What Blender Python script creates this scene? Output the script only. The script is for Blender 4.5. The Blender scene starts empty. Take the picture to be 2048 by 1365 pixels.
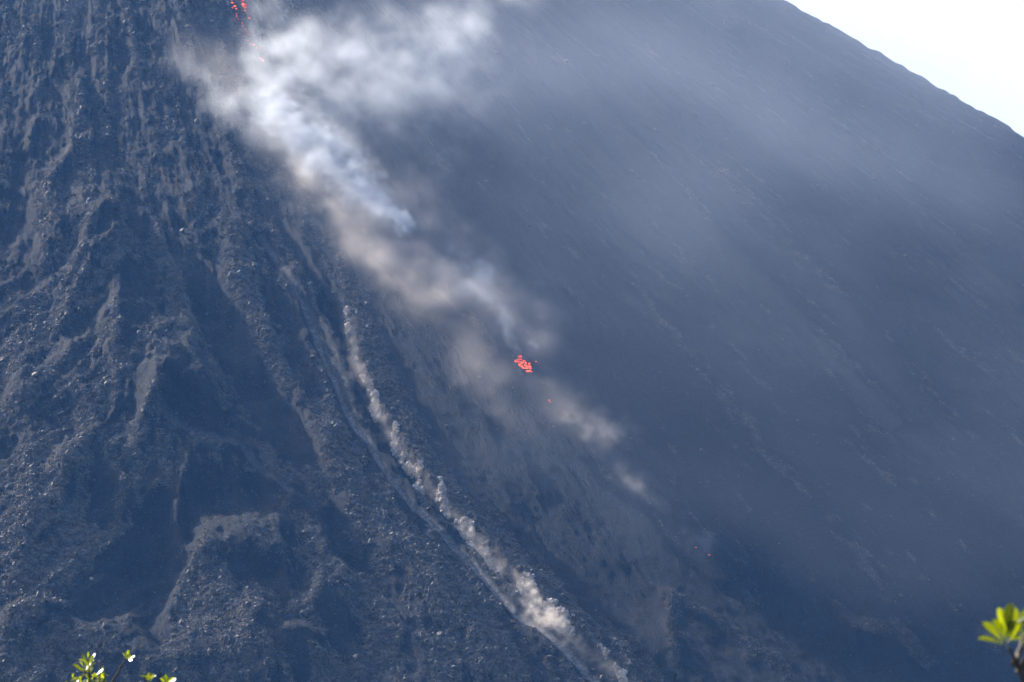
import bpy, bmesh, math, random
import numpy as np
from mathutils import Vector, Matrix, Quaternion

random.seed(7)
rng = np.random.default_rng(7)
SC = bpy.context.scene
COL = SC.collection
R = math.radians

# ------------------------------------------------------------------ camera
FOV, PITCH = 14.0, 9.0
cam_d = bpy.data.cameras.new('camera')
cam = bpy.data.objects.new('camera', cam_d)
COL.objects.link(cam)
cam_d.sensor_width = 36.0
cam_d.lens = 18.0 / math.tan(R(FOV / 2))
cam_d.clip_start = 0.5
cam_d.clip_end = 12000
cam_d.dof.use_dof = True
cam_d.dof.focus_distance = 1450
cam_d.dof.aperture_fstop = 14.0
cam.location = (0, 0, 0)
cam.rotation_euler = (R(90 + PITCH), 0, 0)
SC.camera = cam

# ------------------------------------------------------------------ sky and sun
SUN_AZ, SUN_EL = -44.0, 34.5
world = bpy.data.worlds.new('World')
SC.world = world
world.use_nodes = True
wn = world.node_tree
wn.nodes.clear()
w_out = wn.nodes.new('ShaderNodeOutputWorld')
w_bg = wn.nodes.new('ShaderNodeBackground')
w_sky = wn.nodes.new('ShaderNodeTexSky')
w_sky.sky_type = 'NISHITA'
w_sky.sun_disc = False
w_sky.sun_elevation = R(SUN_EL)
w_sky.sun_rotation = R(SUN_AZ)
w_sky.altitude = 200
w_sky.air_density = 1.0
w_sky.dust_density = 7.0
w_sky.ozone_density = 1.5
w_bg.inputs['Strength'].default_value = 0.15
wn.links.new(w_sky.outputs[0], w_bg.inputs[0])
wn.links.new(w_bg.outputs[0], w_out.inputs[0])

SUN_DIR = Vector((math.sin(R(SUN_AZ)) * math.cos(R(SUN_EL)),
                  math.cos(R(SUN_AZ)) * math.cos(R(SUN_EL)), math.sin(R(SUN_EL))))
sun_d = bpy.data.lights.new('sun', 'SUN')
sun_d.energy = 5.0
sun_d.angle = R(0.53)
sun_d.color = (1.0, 0.93, 0.84)
sun = bpy.data.objects.new('sun', sun_d)
COL.objects.link(sun)
sun.location = (-800, 600, 900)
sun.rotation_euler = SUN_DIR.to_track_quat('Z', 'Y').to_euler()

SC.view_settings.view_transform = 'Standard'
SC.view_settings.look = 'None'
SC.view_settings.exposure = 0.95
SC.view_settings.gamma = 1.0
SC.view_settings.use_curve_mapping = False
SC.cycles.volume_bounces = 2
SC.cycles.max_bounces = 4
SC.cycles.diffuse_bounces = 1
SC.cycles.glossy_bounces = 1
SC.cycles.use_denoising = True
SC.cycles.use_adaptive_sampling = True
SC.cycles.adaptive_threshold = 0.045
SC.cycles.volume_max_steps = 512
SC.cycles.volume_step_rate = 6.0

HAZE_DENSITY = 0.000066
HAZE_COLOR = (0.15, 0.41, 1.0)

# ------------------------------------------------------------------ tools
def tag(o, label=None, cat=None, group=None, kind=None):
    if label: o['label'] = label
    if cat: o['category'] = cat
    if group: o['group'] = group
    if kind: o['kind'] = kind
    return o

def link(o, parent=None):
    COL.objects.link(o)
    if parent is not None:
        o.parent = parent
    return o

def new_mat(name):
    m = bpy.data.materials.new(name)
    m.use_nodes = True
    m.node_tree.nodes.clear()
    nt = m.node_tree
    out = nt.nodes.new('ShaderNodeOutputMaterial')
    return m, nt, out

def node(nt, kind, **kw):
    n = nt.nodes.new(kind)
    for k, v in kw.items():
        setattr(n, k, v)
    return n

def mesh_from(name, verts, faces, mat=None, smooth=False):
    me = bpy.data.meshes.new(name)
    me.from_pydata(verts, [], faces)
    if mat: me.materials.append(mat)
    if smooth:
        me.polygons.foreach_set('use_smooth', [True] * len(me.polygons))
    me.update()
    return me

# 2D gradient noise on arrays
def _h(ix, iy, seed):
    h = (ix.astype(np.uint32) * np.uint32(374761393) + iy.astype(np.uint32) * np.uint32(668265263)
         + np.uint32(seed * 144665 + 1013))
    h = (h ^ (h >> np.uint32(13))) * np.uint32(1274126177)
    return (h ^ (h >> np.uint32(16)))

def pnoise(x, y, seed=0):
    x0 = np.floor(x); y0 = np.floor(y)
    fx = x - x0; fy = y - y0
    ix = x0.astype(np.int64); iy = y0.astype(np.int64)
    u = fx * fx * fx * (fx * (fx * 6 - 15) + 10)
    v = fy * fy * fy * (fy * (fy * 6 - 15) + 10)
    def g(dx, dy):
        a = _h(ix + dx, iy + dy, seed).astype(np.float64) * (2 * math.pi / 4294967296.0)
        return np.cos(a) * (fx - dx) + np.sin(a) * (fy - dy)
    n0 = g(0, 0) * (1 - u) + g(1, 0) * u
    n1 = g(0, 1) * (1 - u) + g(1, 1) * u
    return (n0 * (1 - v) + n1 * v) * 1.5

def fbm(x, y, octv=4, seed=0, gain=0.5):
    s = 0; a = 1; t = 0
    for i in range(octv):
        s = s + a * pnoise(x * 2 ** i, y * 2 ** i, seed + i * 17)
        t += a; a *= gain
    return s / t

def sstep(a, b, x):
    t = np.clip((x - a) / (b - a), 0, 1)
    return t * t * (3 - 2 * t)

# ------------------------------------------------------------------ the mountain's form
F = 1024.0 / math.tan(R(FOV / 2))
CP, SP = math.cos(R(PITCH)), math.sin(R(PITCH))
AX, AY, AZ, SLOPE = -218.4, 2000.0, 691.8, 0.65      # axis of the cone, its height, its gradient
ALPHA = math.atan(SLOPE)

def ray(a, b):
    dx = (a - 1024.0) / F; du = (682.5 - b) / F
    return np.array([dx, CP - du * SP, SP + du * CP])

def survey(P):
    """the two bearings (in survey units) of points on the flank, as read from the viewpoint at the foot"""
    yc = P[..., 1] * CP + P[..., 2] * SP
    u = -P[..., 1] * SP + P[..., 2] * CP
    return 1024 + F * P[..., 0] / yc, 682.5 - F * u / yc

def above_cone(P):
    r = np.hypot(P[..., 0] - AX, P[..., 1] - AY)
    return (P[..., 2] - (AZ - SLOPE * r)) * math.cos(ALPHA)

def on_cone(a, b, h=0.0):
    d = ray(a, b)
    lo, hi = 500.0, 2400.0
    ts = np.linspace(lo, hi, 1200)
    P = d[None, :] * ts[:, None]
    k = np.where(above_cone(P) < h)[0]
    i = k[0] if len(k) else len(ts) - 1
    t0, t1 = ts[max(i - 1, 0)], ts[i]
    for _ in range(24):
        tm = (t0 + t1) / 2
        if above_cone(d * tm) < h: t1 = tm
        else: t0 = tm
    return d * t1

def seg_dist(a, b, pts, extra=None):
    """distance to a polyline; also interpolated extra columns and the position along the line"""
    best = np.full(a.shape, 1e9); val = None
    ex = None if extra is None else [np.zeros(a.shape) for _ in range(extra)]
    pos = np.zeros(a.shape); side = np.zeros(a.shape)
    L = 0.0
    tot = sum(math.hypot(pts[i + 1][0] - pts[i][0], pts[i + 1][1] - pts[i][1]) for i in range(len(pts) - 1)) or 1.0
    for i in range(len(pts) - 1):
        x0, y0 = pts[i][0], pts[i][1]; x1, y1 = pts[i + 1][0], pts[i + 1][1]
        dx, dy = x1 - x0, y1 - y0; l2 = dx * dx + dy * dy + 1e-9
        t = np.clip(((a - x0) * dx + (b - y0) * dy) / l2, 0, 1)
        d = np.hypot(a - x0 - t * dx, b - y0 - t * dy)
        k = d < best
        best = np.where(k, d, best)
        pos = np.where(k, (L + t * math.sqrt(l2)) / tot, pos)
        side = np.where(k, (a - x0) * dy - (b - y0) * dx, side)
        if ex is not None:
            for j in range(extra):
                ex[j] = np.where(k, pts[i][2 + j] * (1 - t) + pts[i + 1][2 + j] * t, ex[j])
        L += math.sqrt(l2)
    return best, pos, side, ex

# ------------------------------------------------------------------ grid over the cone
phi = np.concatenate([np.arange(-180, -10, 4.0), np.arange(-10, 3, 0.15), np.arange(3, 22, 0.034),
                      np.arange(22, 42, 0.06), np.arange(42, 82, 0.16), np.arange(82, 110, 0.8), np.arange(110, 180, 4.0)])
rad = np.concatenate([np.array([2, 18, 34, 44, 60, 90]), np.arange(120, 300, 14.0), np.arange(300, 452, 2.0),
                      np.arange(452, 965, 0.95), np.arange(965, 1066, 4.0)])
NP_, NR = len(phi), len(rad)
PH, RR = np.meshgrid(np.radians(phi), rad)          # rows: radius, columns: angle
P0 = np.stack([AX + RR * np.sin(PH), AY - RR * np.cos(PH), AZ - SLOPE * RR], -1)
A, B = survey(P0)
front = np.cos(PH) > 0.05
A = np.where(front, A, -9000.0); B = np.where(front, B, -9000.0)
deg = np.degrees(PH)
arc = PH * 700.0                                      # metres across at middle height

GULLY = [(560, 420), (640, 560), (688, 640), (718, 730), (742, 800), (795, 885), (836, 950), (880, 1003),
         (942, 1062), (990, 1112), (1052, 1168), (1105, 1232), (1180, 1300), (1245, 1350), (1330, 1430)]
gx = np.interp(B, [p[1] for p in GULLY], [p[0] for p in GULLY])
right_of = A - gx                                      # >0: to the right of the gully
LEFT = 1 - sstep(-40, 120, right_of)                   # 1 on the rough left flank
NEARB = 1 - sstep(20, 150, np.abs(right_of - 55))

SKEW = (1 - sstep(230, 400, A)) * sstep(430, 600, B) * (B < 2000)
arc_s = arc + 0.5 * (RR - 640.0)                       # lineation fans out to the left on the spur
def lin(sx, sy, octv, seed):
    return fbm(arc / sx, RR / sy, octv, seed) * (1 - SKEW) + fbm(arc_s / sx, RR / sy, octv, seed) * SKEW
SKY = sstep(46, 60, deg) * (1 - sstep(84, 95, deg))
H = np.zeros_like(A)
# long shallow ribs that run down the fall line
ribs = lin(13.0, 95.0, 4, 11)
fine_ribs = lin(4.0, 32.0, 3, 23)
lumps = fbm(arc / 16.0, RR / 26.0, 4, 31)
lumps2 = fbm(arc / 5.0, RR / 8.0, 3, 37)
H += (0.6 + 1.8 * LEFT) * ribs + (0.24 + 0.45 * LEFT) * fine_ribs
H += (0.3 + 1.7 * LEFT) * lumps + (0.36 + 0.45 * LEFT) * lumps2
H += 1.6 * fbm(arc / 60.0, RR / 160.0, 3, 41)
H += SKY * (2.2 * fbm(arc / 30, RR / 22, 4, 43) + 1.2 * fbm(arc / 9, RR / 6, 3, 44) + 0.7 * fbm(arc / 3, RR / 2.5, 2, 45))

ROUGH = np.zeros_like(A)                               # hand-set bias of the rubble cover
ASH = np.zeros_like(A)                                 # pale fine ash
PALE = np.zeros_like(A)                                # freshly broken, dust-coated faces

def bump_crest(pts, h, up, down, fade=26):
    xs = [p[0] for p in pts]; ys = [p[1] for p in pts]
    k = (A > xs[0] - 60) & (A < xs[-1] + 60) & (B > min(ys) - 4 * up) & (B < max(ys) + 4 * down)
    a, b = A[k], B[k]
    a = a + 9 * fbm(a / 22, b / 22, 3, 51); b = b + 9 * fbm(a / 24, b / 24, 3, 52)
    bc = np.interp(a, xs, ys)
    w = sstep(xs[0] - fade, xs[0] + fade, a) * (1 - sstep(xs[-1] - fade, xs[-1] + fade, a))
    t = b - bc
    H[k] += h * w * np.where(t < 0, np.exp(-(t / up) ** 2), np.exp(-(t / down) ** 2))

def bump_line(pts, h, width, rough=0.0, ash=0.0, wob=7):
    xs = [p[0] for p in pts]; ys = [p[1] for p in pts]
    m = 3.2 * width + 20
    k = (A > min(xs) - m) & (A < max(xs) + m) & (B > min(ys) - m) & (B < max(ys) + m)
    a, b = A[k], B[k]
    d, pos, side, _ = seg_dist(a + wob * fbm(a / 20, b / 26, 3, 61), b, pts)
    g = np.exp(-(d / width) ** 2) * (0.35 + 0.65 * np.sin(np.clip(pos, 0.0, 1.0) * math.pi) ** 0.6)
    H[k] += h * g
    if rough: ROUGH[k] += rough * np.exp(-(d / (1.25 * width)) ** 2)
    if ash: ASH[k] = np.maximum(ASH[k], ash * np.exp(-(d / width) ** 4) * (0.4 + 0.6 * sstep(0.0, 0.3, pos)))

def smooth_area(pts, width, amount=1.0, dip=0.0):
    xs = [p[0] for p in pts]; ys = [p[1] for p in pts]
    m = 3 * width + 10
    k = (A > min(xs) - m) & (A < max(xs) + m) & (B > min(ys) - m) & (B < max(ys) + m)
    a, b = A[k], B[k]
    d, pos, side, _ = seg_dist(a + 14 * fbm(a / 30, b / 30, 3, 71), b + 14 * fbm(a / 30, b / 30, 3, 72), pts)
    g = np.exp(-(d / width) ** 4)
    ROUGH[k] -= amount * g
    H[k] -= dip * np.exp(-(d / (1.3 * width)) ** 2)

bump_line([(205, 440), (228, 560), (250, 680), (300, 790), (330, 900), (345, 1000)], 6.5, 95, wob=24)
# lobes whose fronts fall away in shade
bump_crest([(88, 486), (150, 462), (205, 456), (236, 474)], 4.0, 130, 34)
bump_crest([(150, 556), (190, 528), (232, 506), (252, 512)], 3.4, 70, 30)
bump_crest([(336, 606), (366, 584), (392, 604)], 2.6, 70, 24)
bump_crest([(286, 846), (318, 806), (345, 778), (384, 790), (440, 836)], 5.0, 110, 40)
bump_crest([(396, 1116), (432, 1101), (496, 1101), (548, 1113), (580, 1148)], 4.6, 80, 42)
bump_crest([(0, 1262), (64, 1234), (122, 1245), (188, 1256), (262, 1249), (300, 1274)], 4.0, 30, 90)
bump_crest([(480, 1246), (520, 1262), (562, 1288), (644, 1292)], 3.6, 26, 70)
bump_crest([(618, 1206), (640, 1192), (668, 1204), (700, 1238)], 4.5, 60, 46)
bump_crest([(100, 960), (160, 948), (220, 956), (262, 985)], 3.0, 80, 34)
bump_crest([(352, 1000), (372, 962), (440, 950), (500, 985)], 3.2, 60, 40)
bump_crest([(20, 806), (80, 790), (140, 800), (190, 826)], 3.0, 90, 40)
bump_crest([(560, 1030), (590, 1012), (628, 1030), (660, 1060)], 2.2, 50, 36)
bump_crest([(300, 1330), (380, 1306), (470, 1318), (560, 1352)], 3.0, 60, 44)
bump_crest([(1310, 1210), (1345, 1186), (1390, 1200), (1440, 1232)], 0.5, 50, 40)
bump_crest([(1690, 1266), (1735, 1250), (1780, 1258), (1840, 1300)], 1.2, 50, 46)
bump_crest([(1240, 1300), (1275, 1282), (1330, 1290), (1370, 1312)], 1.2, 40, 34)
# ribs: their left flanks catch the sun
bump_line([(182, 268), (146, 302), (138, 328), (117, 349), (100, 374), (91, 440)], 2.6, 13, 0.4)
bump_line([(92, 150), (72, 184), (58, 200)], 1.8, 9, 0.4)
bump_line([(80, 235), (64, 270), (58, 300)], 1.8, 9, 0.4)
bump_line([(160, 160), (163, 220), (155, 262)], 2.0, 14, 0.4)
bump_line([(205, 460), (176, 503), (160, 542), (120, 600)], 2.6, 13, 0.4)
bump_line([(240, 508), (190, 547), (176, 573), (141, 616), (120, 680)], 2.8, 14, 0.4)
bump_line([(240, 520), (236, 600), (232, 690), (222, 780)], 3.0, 22, 0.4)
bump_line([(313, 440), (318, 490), (326, 545)], 2.0, 10, 0.4)
bump_line([(372, 588), (366, 660), (372, 720), (350, 775)], 2.6, 26, 0.45)
bump_line([(340, 782), (312, 815), (282, 870), (270, 930)], 2.4, 14, 0.3)
bump_line([(454, 430), (466, 560), (508, 650), (560, 735), (606, 820), (640, 890)], 2.0, 24, 0.5)
bump_line([(404, 1112), (376, 1146), (357, 1182), (335, 1221), (322, 1250)], 2.2, 17, 0.6)
bump_line([(356, 990), (352, 1037), (369, 1090)], 2.0, 12, 0.4)
bump_line([(420, 880), (500, 905), (575, 985), (632, 1070), (705, 1165), (790, 1260)], 2.6, 20, 0.3)
bump_line([(640, 880), (655, 960), (720, 1040), (800, 1120), (900, 1215), (1010, 1320)], 2.6, 34, 0.45)
bump_line([(60, 640), (40, 760), (70, 880), (60, 1000), (30, 1150)], 2.2, 30, 0.35)
bump_line([(200, 860), (150, 930), (110, 1030), (40, 1110)], 2.4, 30, 0.3)
bump_line([(420, 1180), (470, 1210), (540, 1240)], 2.4, 40, 0.4)
bump_line([(705, 600), (738, 690), (770, 770), (812, 850), (860, 935), (905, 995), (1000, 1085), (1090, 1170),
           (1150, 1230), (1240, 1310), (1320, 1380)], 1.6, 19, 0.55)
bump_line([(1200, 1100), (1262, 1142), (1335, 1192), (1440, 1250), (1560, 1330), (1640, 1400)], 1.3, 14, 0.6)
bump_line([(1345, 1195), (1335, 1250), (1345, 1300)], 0.7, 12, 0.7)
bump_line([(1735, 1255), (1800, 1280), (1850, 1320)], 1.0, 18, 0.8)
bump_line([(560, 110), (640, 300), (760, 470), (900, 610), (1040, 730), (1190, 870), (1330, 1010), (1500, 1170)], 1.4, 26, 0.12)
bump_line([(1060, 60), (1300, 330), (1560, 600), (1800, 850)], 1.6, 20, 0.15)
bump_line([(1450, 340), (1640, 560), (1900, 830)], 1.6, 22, 0.15)
bump_line([(1640, 230), (1760, 330), (1900, 470), (2048, 600)], 1.4, 18, 0.1)
bump_line([(820, 720), (960, 870), (1100, 1000), (1240, 1120)], 1.4, 24, 0.2)
bump_line([(1240, 560), (1420, 760), (1600, 960), (1760, 1130)], 1.3, 22, 0.15)
# the gully and the pale ash chutes beside it
bump_line([(x - 9, y) for x, y in GULLY], -2.4, 10, -0.9)
bump_line([(x + 13, y + 6) for x, y in GULLY[2:]], 2.2, 11, 0.3, wob=10)
CHUTE = [(522, 478), (556, 524), (590, 578), (618, 636), (646, 710), (672, 775), (706, 845), (744, 895), (778, 958),
         (832, 1015), (900, 1072), (945, 1118), (985, 1168), (1030, 1222), (1090, 1270), (1160, 1330), (1230, 1400)]
bump_line(CHUTE, -1.3, 6.5, -2.4, 1.0, wob=3)
bump_line([(600, 600), (640, 660), (676, 740), (700, 830)], -0.8, 14, -0.9, 0.22)
bump_line([(700, 1290), (760, 1350), (800, 1400)], -0.8, 9, -0.6, 0.35)
bump_line([(300, 830), (380, 880), (480, 905), (580, 990)], -0.8, 6, -0.4, 0.35)
def pale_bank(pts, h=0.9):
    xs = [p[0] for p in pts]; ys = [p[1] for p in pts]
    k = (A > min(xs) - 60) & (A < max(xs) + 60) & (B > min(ys) - 60) & (B < max(ys) + 60)
    a, b = A[k], B[k]
    n1 = fbm(arc[k] / 2.6, RR[k] / 5.0, 3, 201); n2 = fbm(arc[k] / 6.0, RR[k] / 14.0, 3, 205)
    d, _, _, ex = seg_dist(a - 2 + 8 * n2, b - 9 + 5 * n1, pts, 2)
    g = sstep(0.38, 0.75, 0.78 * ex[1] * np.exp(-(d / ex[0]) ** 2) * (1 + 1.9 * n1 + 1.5 * n2))
    PALE[k] = np.maximum(PALE[k], g)
    H[k] += g * h * (0.25 + 1.0 * fbm(arc[k] / 1.8, RR[k] / 3.2, 3, 211))
# broken, dust-coated faces of the right bank
pale_bank([(694, 618, 7, .8), (690, 655, 6, .8), (700, 690, 6, .5), (722, 735, 5, .45), (733, 765, 5, .8), (742, 793, 9, 1.5), (752, 815, 8, 1.3), (760, 830, 5, .4)])
pale_bank([(790, 850, 6, .5), (792, 880, 7, 1.0), (804, 902, 6, .7), (834, 938, 7, .9), (838, 962, 7, 1.2), (850, 975, 5, .4)])
pale_bank([(874, 965, 4, .7), (878, 990, 7, 1.3), (888, 1008, 7, 1.1), (905, 1028, 5, .45), (928, 1042, 7, .9), (942, 1062, 9, 1.4), (952, 1078, 6, .6), (972, 1090, 6, .7), (988, 1118, 10, .9), (1008, 1135, 6, .35)])
pale_bank([(1036, 1148, 9, .9), (1050, 1168, 13, 1.5), (1062, 1188, 10, 1.3), (1075, 1205, 13, 1.1), (1095, 1225, 20, 1.7), (1118, 1242, 18, 1.6), (1138, 1258, 12, .9)], 1.3)
pale_bank([(1196, 1300, 6, .6), (1220, 1325, 6, .8), (1240, 1348, 7, 1.2), (1252, 1362, 6, .6)])
# smooth slides of fine cinder
smooth_area([(400, 560), (440, 660), (520, 780), (600, 890)], 38, 1.2, 1.2)
smooth_area([(215, 470), (215, 500)], 22, 1.1)
smooth_area([(350, 800), (400, 850), (470, 890)], 40, 1.1)
smooth_area([(480, 985), (400, 1000), (320, 1040), (290, 1110), (230, 1170), (180, 1215)], 48, 1.3, 3.6)
smooth_area([(310, 1130), (320, 1220), (300, 1255)], 40, 1.2, 3.0)
smooth_area([(490, 1135), (550, 1165)], 26, 1.2)
smooth_area([(590, 990), (640, 1050), (700, 1130)], 26, 1.2, 1.2)
smooth_area([(655, 1225), (680, 1275)], 24, 1.1)
smooth_area([(205, 975), (200, 1030)], 26, 0.9)
smooth_area([(540, 1265), (620, 1280)], 22, 1.0)
smooth_area([(45, 150), (50, 260), (45, 420), (55, 560)], 22, 1.0, 0.8)
smooth_area([(120, 230), (115, 300)], 16, 0.8)
smooth_area([(212, 290), (205, 380), (200, 440)], 18, 1.0, 0.6)
smooth_area([(322, 330), (330, 420)], 16, 0.8)
smooth_area([(260, 560), (250, 640), (255, 720)], 18, 0.9, 0.8)
smooth_area([(1100, 1010), (1200, 1120), (1290, 1240)], 50, 0.3, 0.8)
smooth_area([(660, 570), (690, 720), (770, 860)], 14, 0.6)
smooth_area([(860, 700), (1030, 930), (1230, 1130)], 80, 0.5)
smooth_area([(330, 60), (420, 260), (520, 440)], 30, 0.3, 0.6)

# where loose rubble lies
mott = lin(8.0, 60.0, 4, 81)
mott2 = fbm(arc / 3.2, RR / 9.0, 3, 87)
low = sstep(300, 1300, B)
bias = -0.12 + 0.17 * LEFT * (0.65 + 0.6 * low) - 0.12 * (1 - LEFT) + 0.14 * NEARB
RUB = sstep(-0.06, 0.20, bias + 0.60 * mott + 0.42 * mott2 + (0.45 + 0.35 * (1 - LEFT)) * ROUGH)
RUB = np.clip(RUB * (1 - PALE), 0, 1)
# block-scale roughness of the rubble itself
grit = fbm(arc / 1.1, RR / 2.2, 2, 91, 0.7)
H += (0.24 + 0.26 * RUB) * grit + 0.14 * fbm(arc / 2.4, RR / 5.0, 2, 95)
H = np.where(front, H, 0.6 * ribs)
edge = sstep(1066, 985, RR) * sstep(90, 160, RR)
H *= edge
# small crater at the summit, out of frame
crater = -46 * (1 - sstep(10, 60, RR))
N0 = np.stack([math.sin(ALPHA) * np.sin(PH), -math.sin(ALPHA) * np.cos(PH), math.cos(ALPHA) + 0 * PH], -1)
PT = P0 + N0 * H[..., None]
PT[..., 2] += crater

verts = PT.reshape(-1, 3)
i = np.arange(NR - 1)[:, None] * NP_ + np.arange(NP_)[None, :]
j = np.arange(NR - 1)[:, None] * NP_ + (np.arange(NP_)[None, :] + 1) % NP_
quads = np.stack([i, i + NP_, j + NP_, j], -1).reshape(-1, 4)

def np_mesh(name, v, q):
    me = bpy.data.meshes.new(name)
    me.vertices.add(len(v)); me.vertices.foreach_set('co', v.astype(np.float32).ravel())
    if q is not None:
        n = q.shape[1]
        me.loops.add(q.size); me.loops.foreach_set('vertex_index', q.astype(np.int32).ravel())
        me.polygons.add(len(q)); me.polygons.foreach_set('loop_start', (np.arange(len(q)) * n).astype(np.int32))
        me.polygons.foreach_set('use_smooth', np.ones(len(q), bool))
    me.update(calc_edges=q is not None)
    return me

# ------------------------------------------------------------------ materials of the mountain
def slope_material():
    m, nt, out = new_mat('volcanic_slope')
    bs = node(nt, 'ShaderNodeBsdfPrincipled')
    bs.inputs['Roughness'].default_value = 0.85
    bs.inputs['Specular IOR Level'].default_value = 0.06
    geo = node(nt, 'ShaderNodeNewGeometry')
    n1 = node(nt, 'ShaderNodeTexNoise'); n1.inputs['Scale'].default_value = 0.035; n1.inputs['Detail'].default_value = 6
    n2 = node(nt, 'ShaderNodeTexNoise'); n2.inputs['Scale'].default_value = 0.9; n2.inputs['Detail'].default_value = 4
    nt.links.new(geo.outputs['Position'], n1.inputs['Vector'])
    nt.links.new(geo.outputs['Position'], n2.inputs['Vector'])
    r1 = node(nt, 'ShaderNodeValToRGB')
    r1.color_ramp.elements[0].position = 0.35; r1.color_ramp.elements[0].color = (0.009, 0.0115, 0.016, 1)
    r1.color_ramp.elements[1].position = 0.68; r1.color_ramp.elements[1].color = (0.022, 0.022, 0.024, 1)
    nt.links.new(n1.outputs['Fac'], r1.inputs['Fac'])
    rub = node(nt, 'ShaderNodeAttribute', attribute_name='rubble')
    mixr = node(nt, 'ShaderNodeMix', data_type='RGBA')
    mixr.inputs[7].default_value = (0.042, 0.037, 0.035, 1)
    nt.links.new(rub.outputs['Fac'], mixr.inputs[0]); nt.links.new(r1.outputs['Color'], mixr.inputs[6])
    ash = node(nt, 'ShaderNodeAttribute', attribute_name='ash')
    mm = node(nt, 'ShaderNodeMath', operation='MULTIPLY')
    nt.links.new(ash.outputs['Fac'], mm.inputs[0])
    r2 = node(nt, 'ShaderNodeMapRange'); r2.inputs[1].default_value = 0.3; r2.inputs[2].default_value = 0.6
    nt.links.new(n2.outputs['Fac'], r2.inputs[0]); r2.inputs[3].default_value = 0.55; r2.inputs[4].default_value = 1.0
    nt.links.new(r2.outputs[0], mm.inputs[1])
    mixa = node(nt, 'ShaderNodeMix', data_type='RGBA')
    mixa.inputs[7].default_value = (0.175, 0.173, 0.176, 1)
    nt.links.new(mm.outputs[0], mixa.inputs[0]); nt.links.new(mixr.outputs[2], mixa.inputs[6])
    pal = node(nt, 'ShaderNodeAttribute', attribute_name='pale')
    mixp = node(nt, 'ShaderNodeMix', data_type='RGBA')
    mixp.inputs[7].default_value = (0.66, 0.535, 0.44, 1)
    nt.links.new(pal.outputs['Fac'], mixp.inputs[0]); nt.links.new(mixa.outputs[2], mixp.inputs[6])
    hsv = node(nt, 'ShaderNodeMix', data_type='RGBA', blend_type='MULTIPLY')
    hsv.inputs[0].default_value = 1.0
    r3 = node(nt, 'ShaderNodeMapRange'); r3.inputs[1].default_value = 0.3; r3.inputs[2].default_value = 0.7
    r3.inputs[3].default_value = 0.72; r3.inputs[4].default_value = 1.3
    nt.links.new(n2.outputs['Fac'], r3.inputs[0])
    nt.links.new(mixp.outputs[2], hsv.inputs[6]); nt.links.new(r3.outputs[0], hsv.inputs[7])
    nt.links.new(hsv.outputs[2], bs.inputs['Base Color'])
    n3 = node(nt, 'ShaderNodeTexNoise'); n3.inputs['Scale'].default_value = 2.0; n3.inputs['Detail'].default_value = 5
    n3.inputs['Roughness'].default_value = 0.65
    nt.links.new(geo.outputs['Position'], n3.inputs['Vector'])
    bp = node(nt, 'ShaderNodeBump'); bp.inputs['Strength'].default_value = 1.0; bp.inputs['Distance'].default_value = 0.9
    nt.links.new(n3.outputs['Fac'], bp.inputs['Height'])
    nt.links.new(bp.outputs[0], bs.inputs['Normal'])
    nt.links.new(bs.outputs[0], out.inputs['Surface'])
    return m

def rock_material(name, c0, c1):
    m, nt, out = new_mat(name)
    bs = node(nt, 'ShaderNodeBsdfPrincipled')
    bs.inputs['Roughness'].default_value = 0.7
    bs.inputs['Specular IOR Level'].default_value = 0.25
    geo = node(nt, 'ShaderNodeNewGeometry')
    n1 = node(nt, 'ShaderNodeTexNoise'); n1.inputs['Scale'].default_value = 0.45; n1.inputs['Detail'].default_value = 5
    nt.links.new(geo.outputs['Position'], n1.inputs['Vector'])
    r1 = node(nt, 'ShaderNodeValToRGB')
    r1.color_ramp.elements[0].position = 0.34; r1.color_ramp.elements[0].color = (*c0, 1)
    r1.color_ramp.elements[1].position = 0.70; r1.color_ramp.elements[1].color = (*c1, 1)
    nt.links.new(n1.outputs['Fac'], r1.inputs['Fac'])
    nt.links.new(r1.outputs['Color'], bs.inputs['Base Color'])
    n3 = node(nt, 'ShaderNodeTexNoise'); n3.inputs['Scale'].default_value = 4.0; n3.inputs['Detail'].default_value = 4
    nt.links.new(geo.outputs['Position'], n3.inputs['Vector'])
    bp = node(nt, 'ShaderNodeBump'); bp.inputs['Strength'].default_value = 0.6; bp.inputs['Distance'].default_value = 0.15
    nt.links.new(n3.outputs['Fac'], bp.inputs['Height'])
    nt.links.new(bp.outputs[0], bs.inputs['Normal'])
    nt.links.new(bs.outputs[0], out.inputs['Surface'])
    return m

M_SLOPE = slope_material()
M_ROCK = rock_material('lava_rock', (0.045, 0.040, 0.036), (0.17, 0.140, 0.115))
M_PALE = rock_material('pale_rock', (0.30, 0.26, 0.225), (0.62, 0.54, 0.47))

me = np_mesh('volcano_slope', verts, quads)
me.materials.append(M_SLOPE)
for nm, arr in (('rubble', RUB * front), ('ash', np.clip(ASH, 0, 1) * front), ('pale', PALE * front)):
    at = me.attributes.new(nm, 'FLOAT', 'POINT'); at.data.foreach_set('value', arr.astype(np.float32).ravel())
slope = tag(link(bpy.data.objects.new('volcano_slope', me)), kind='structure')

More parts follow.
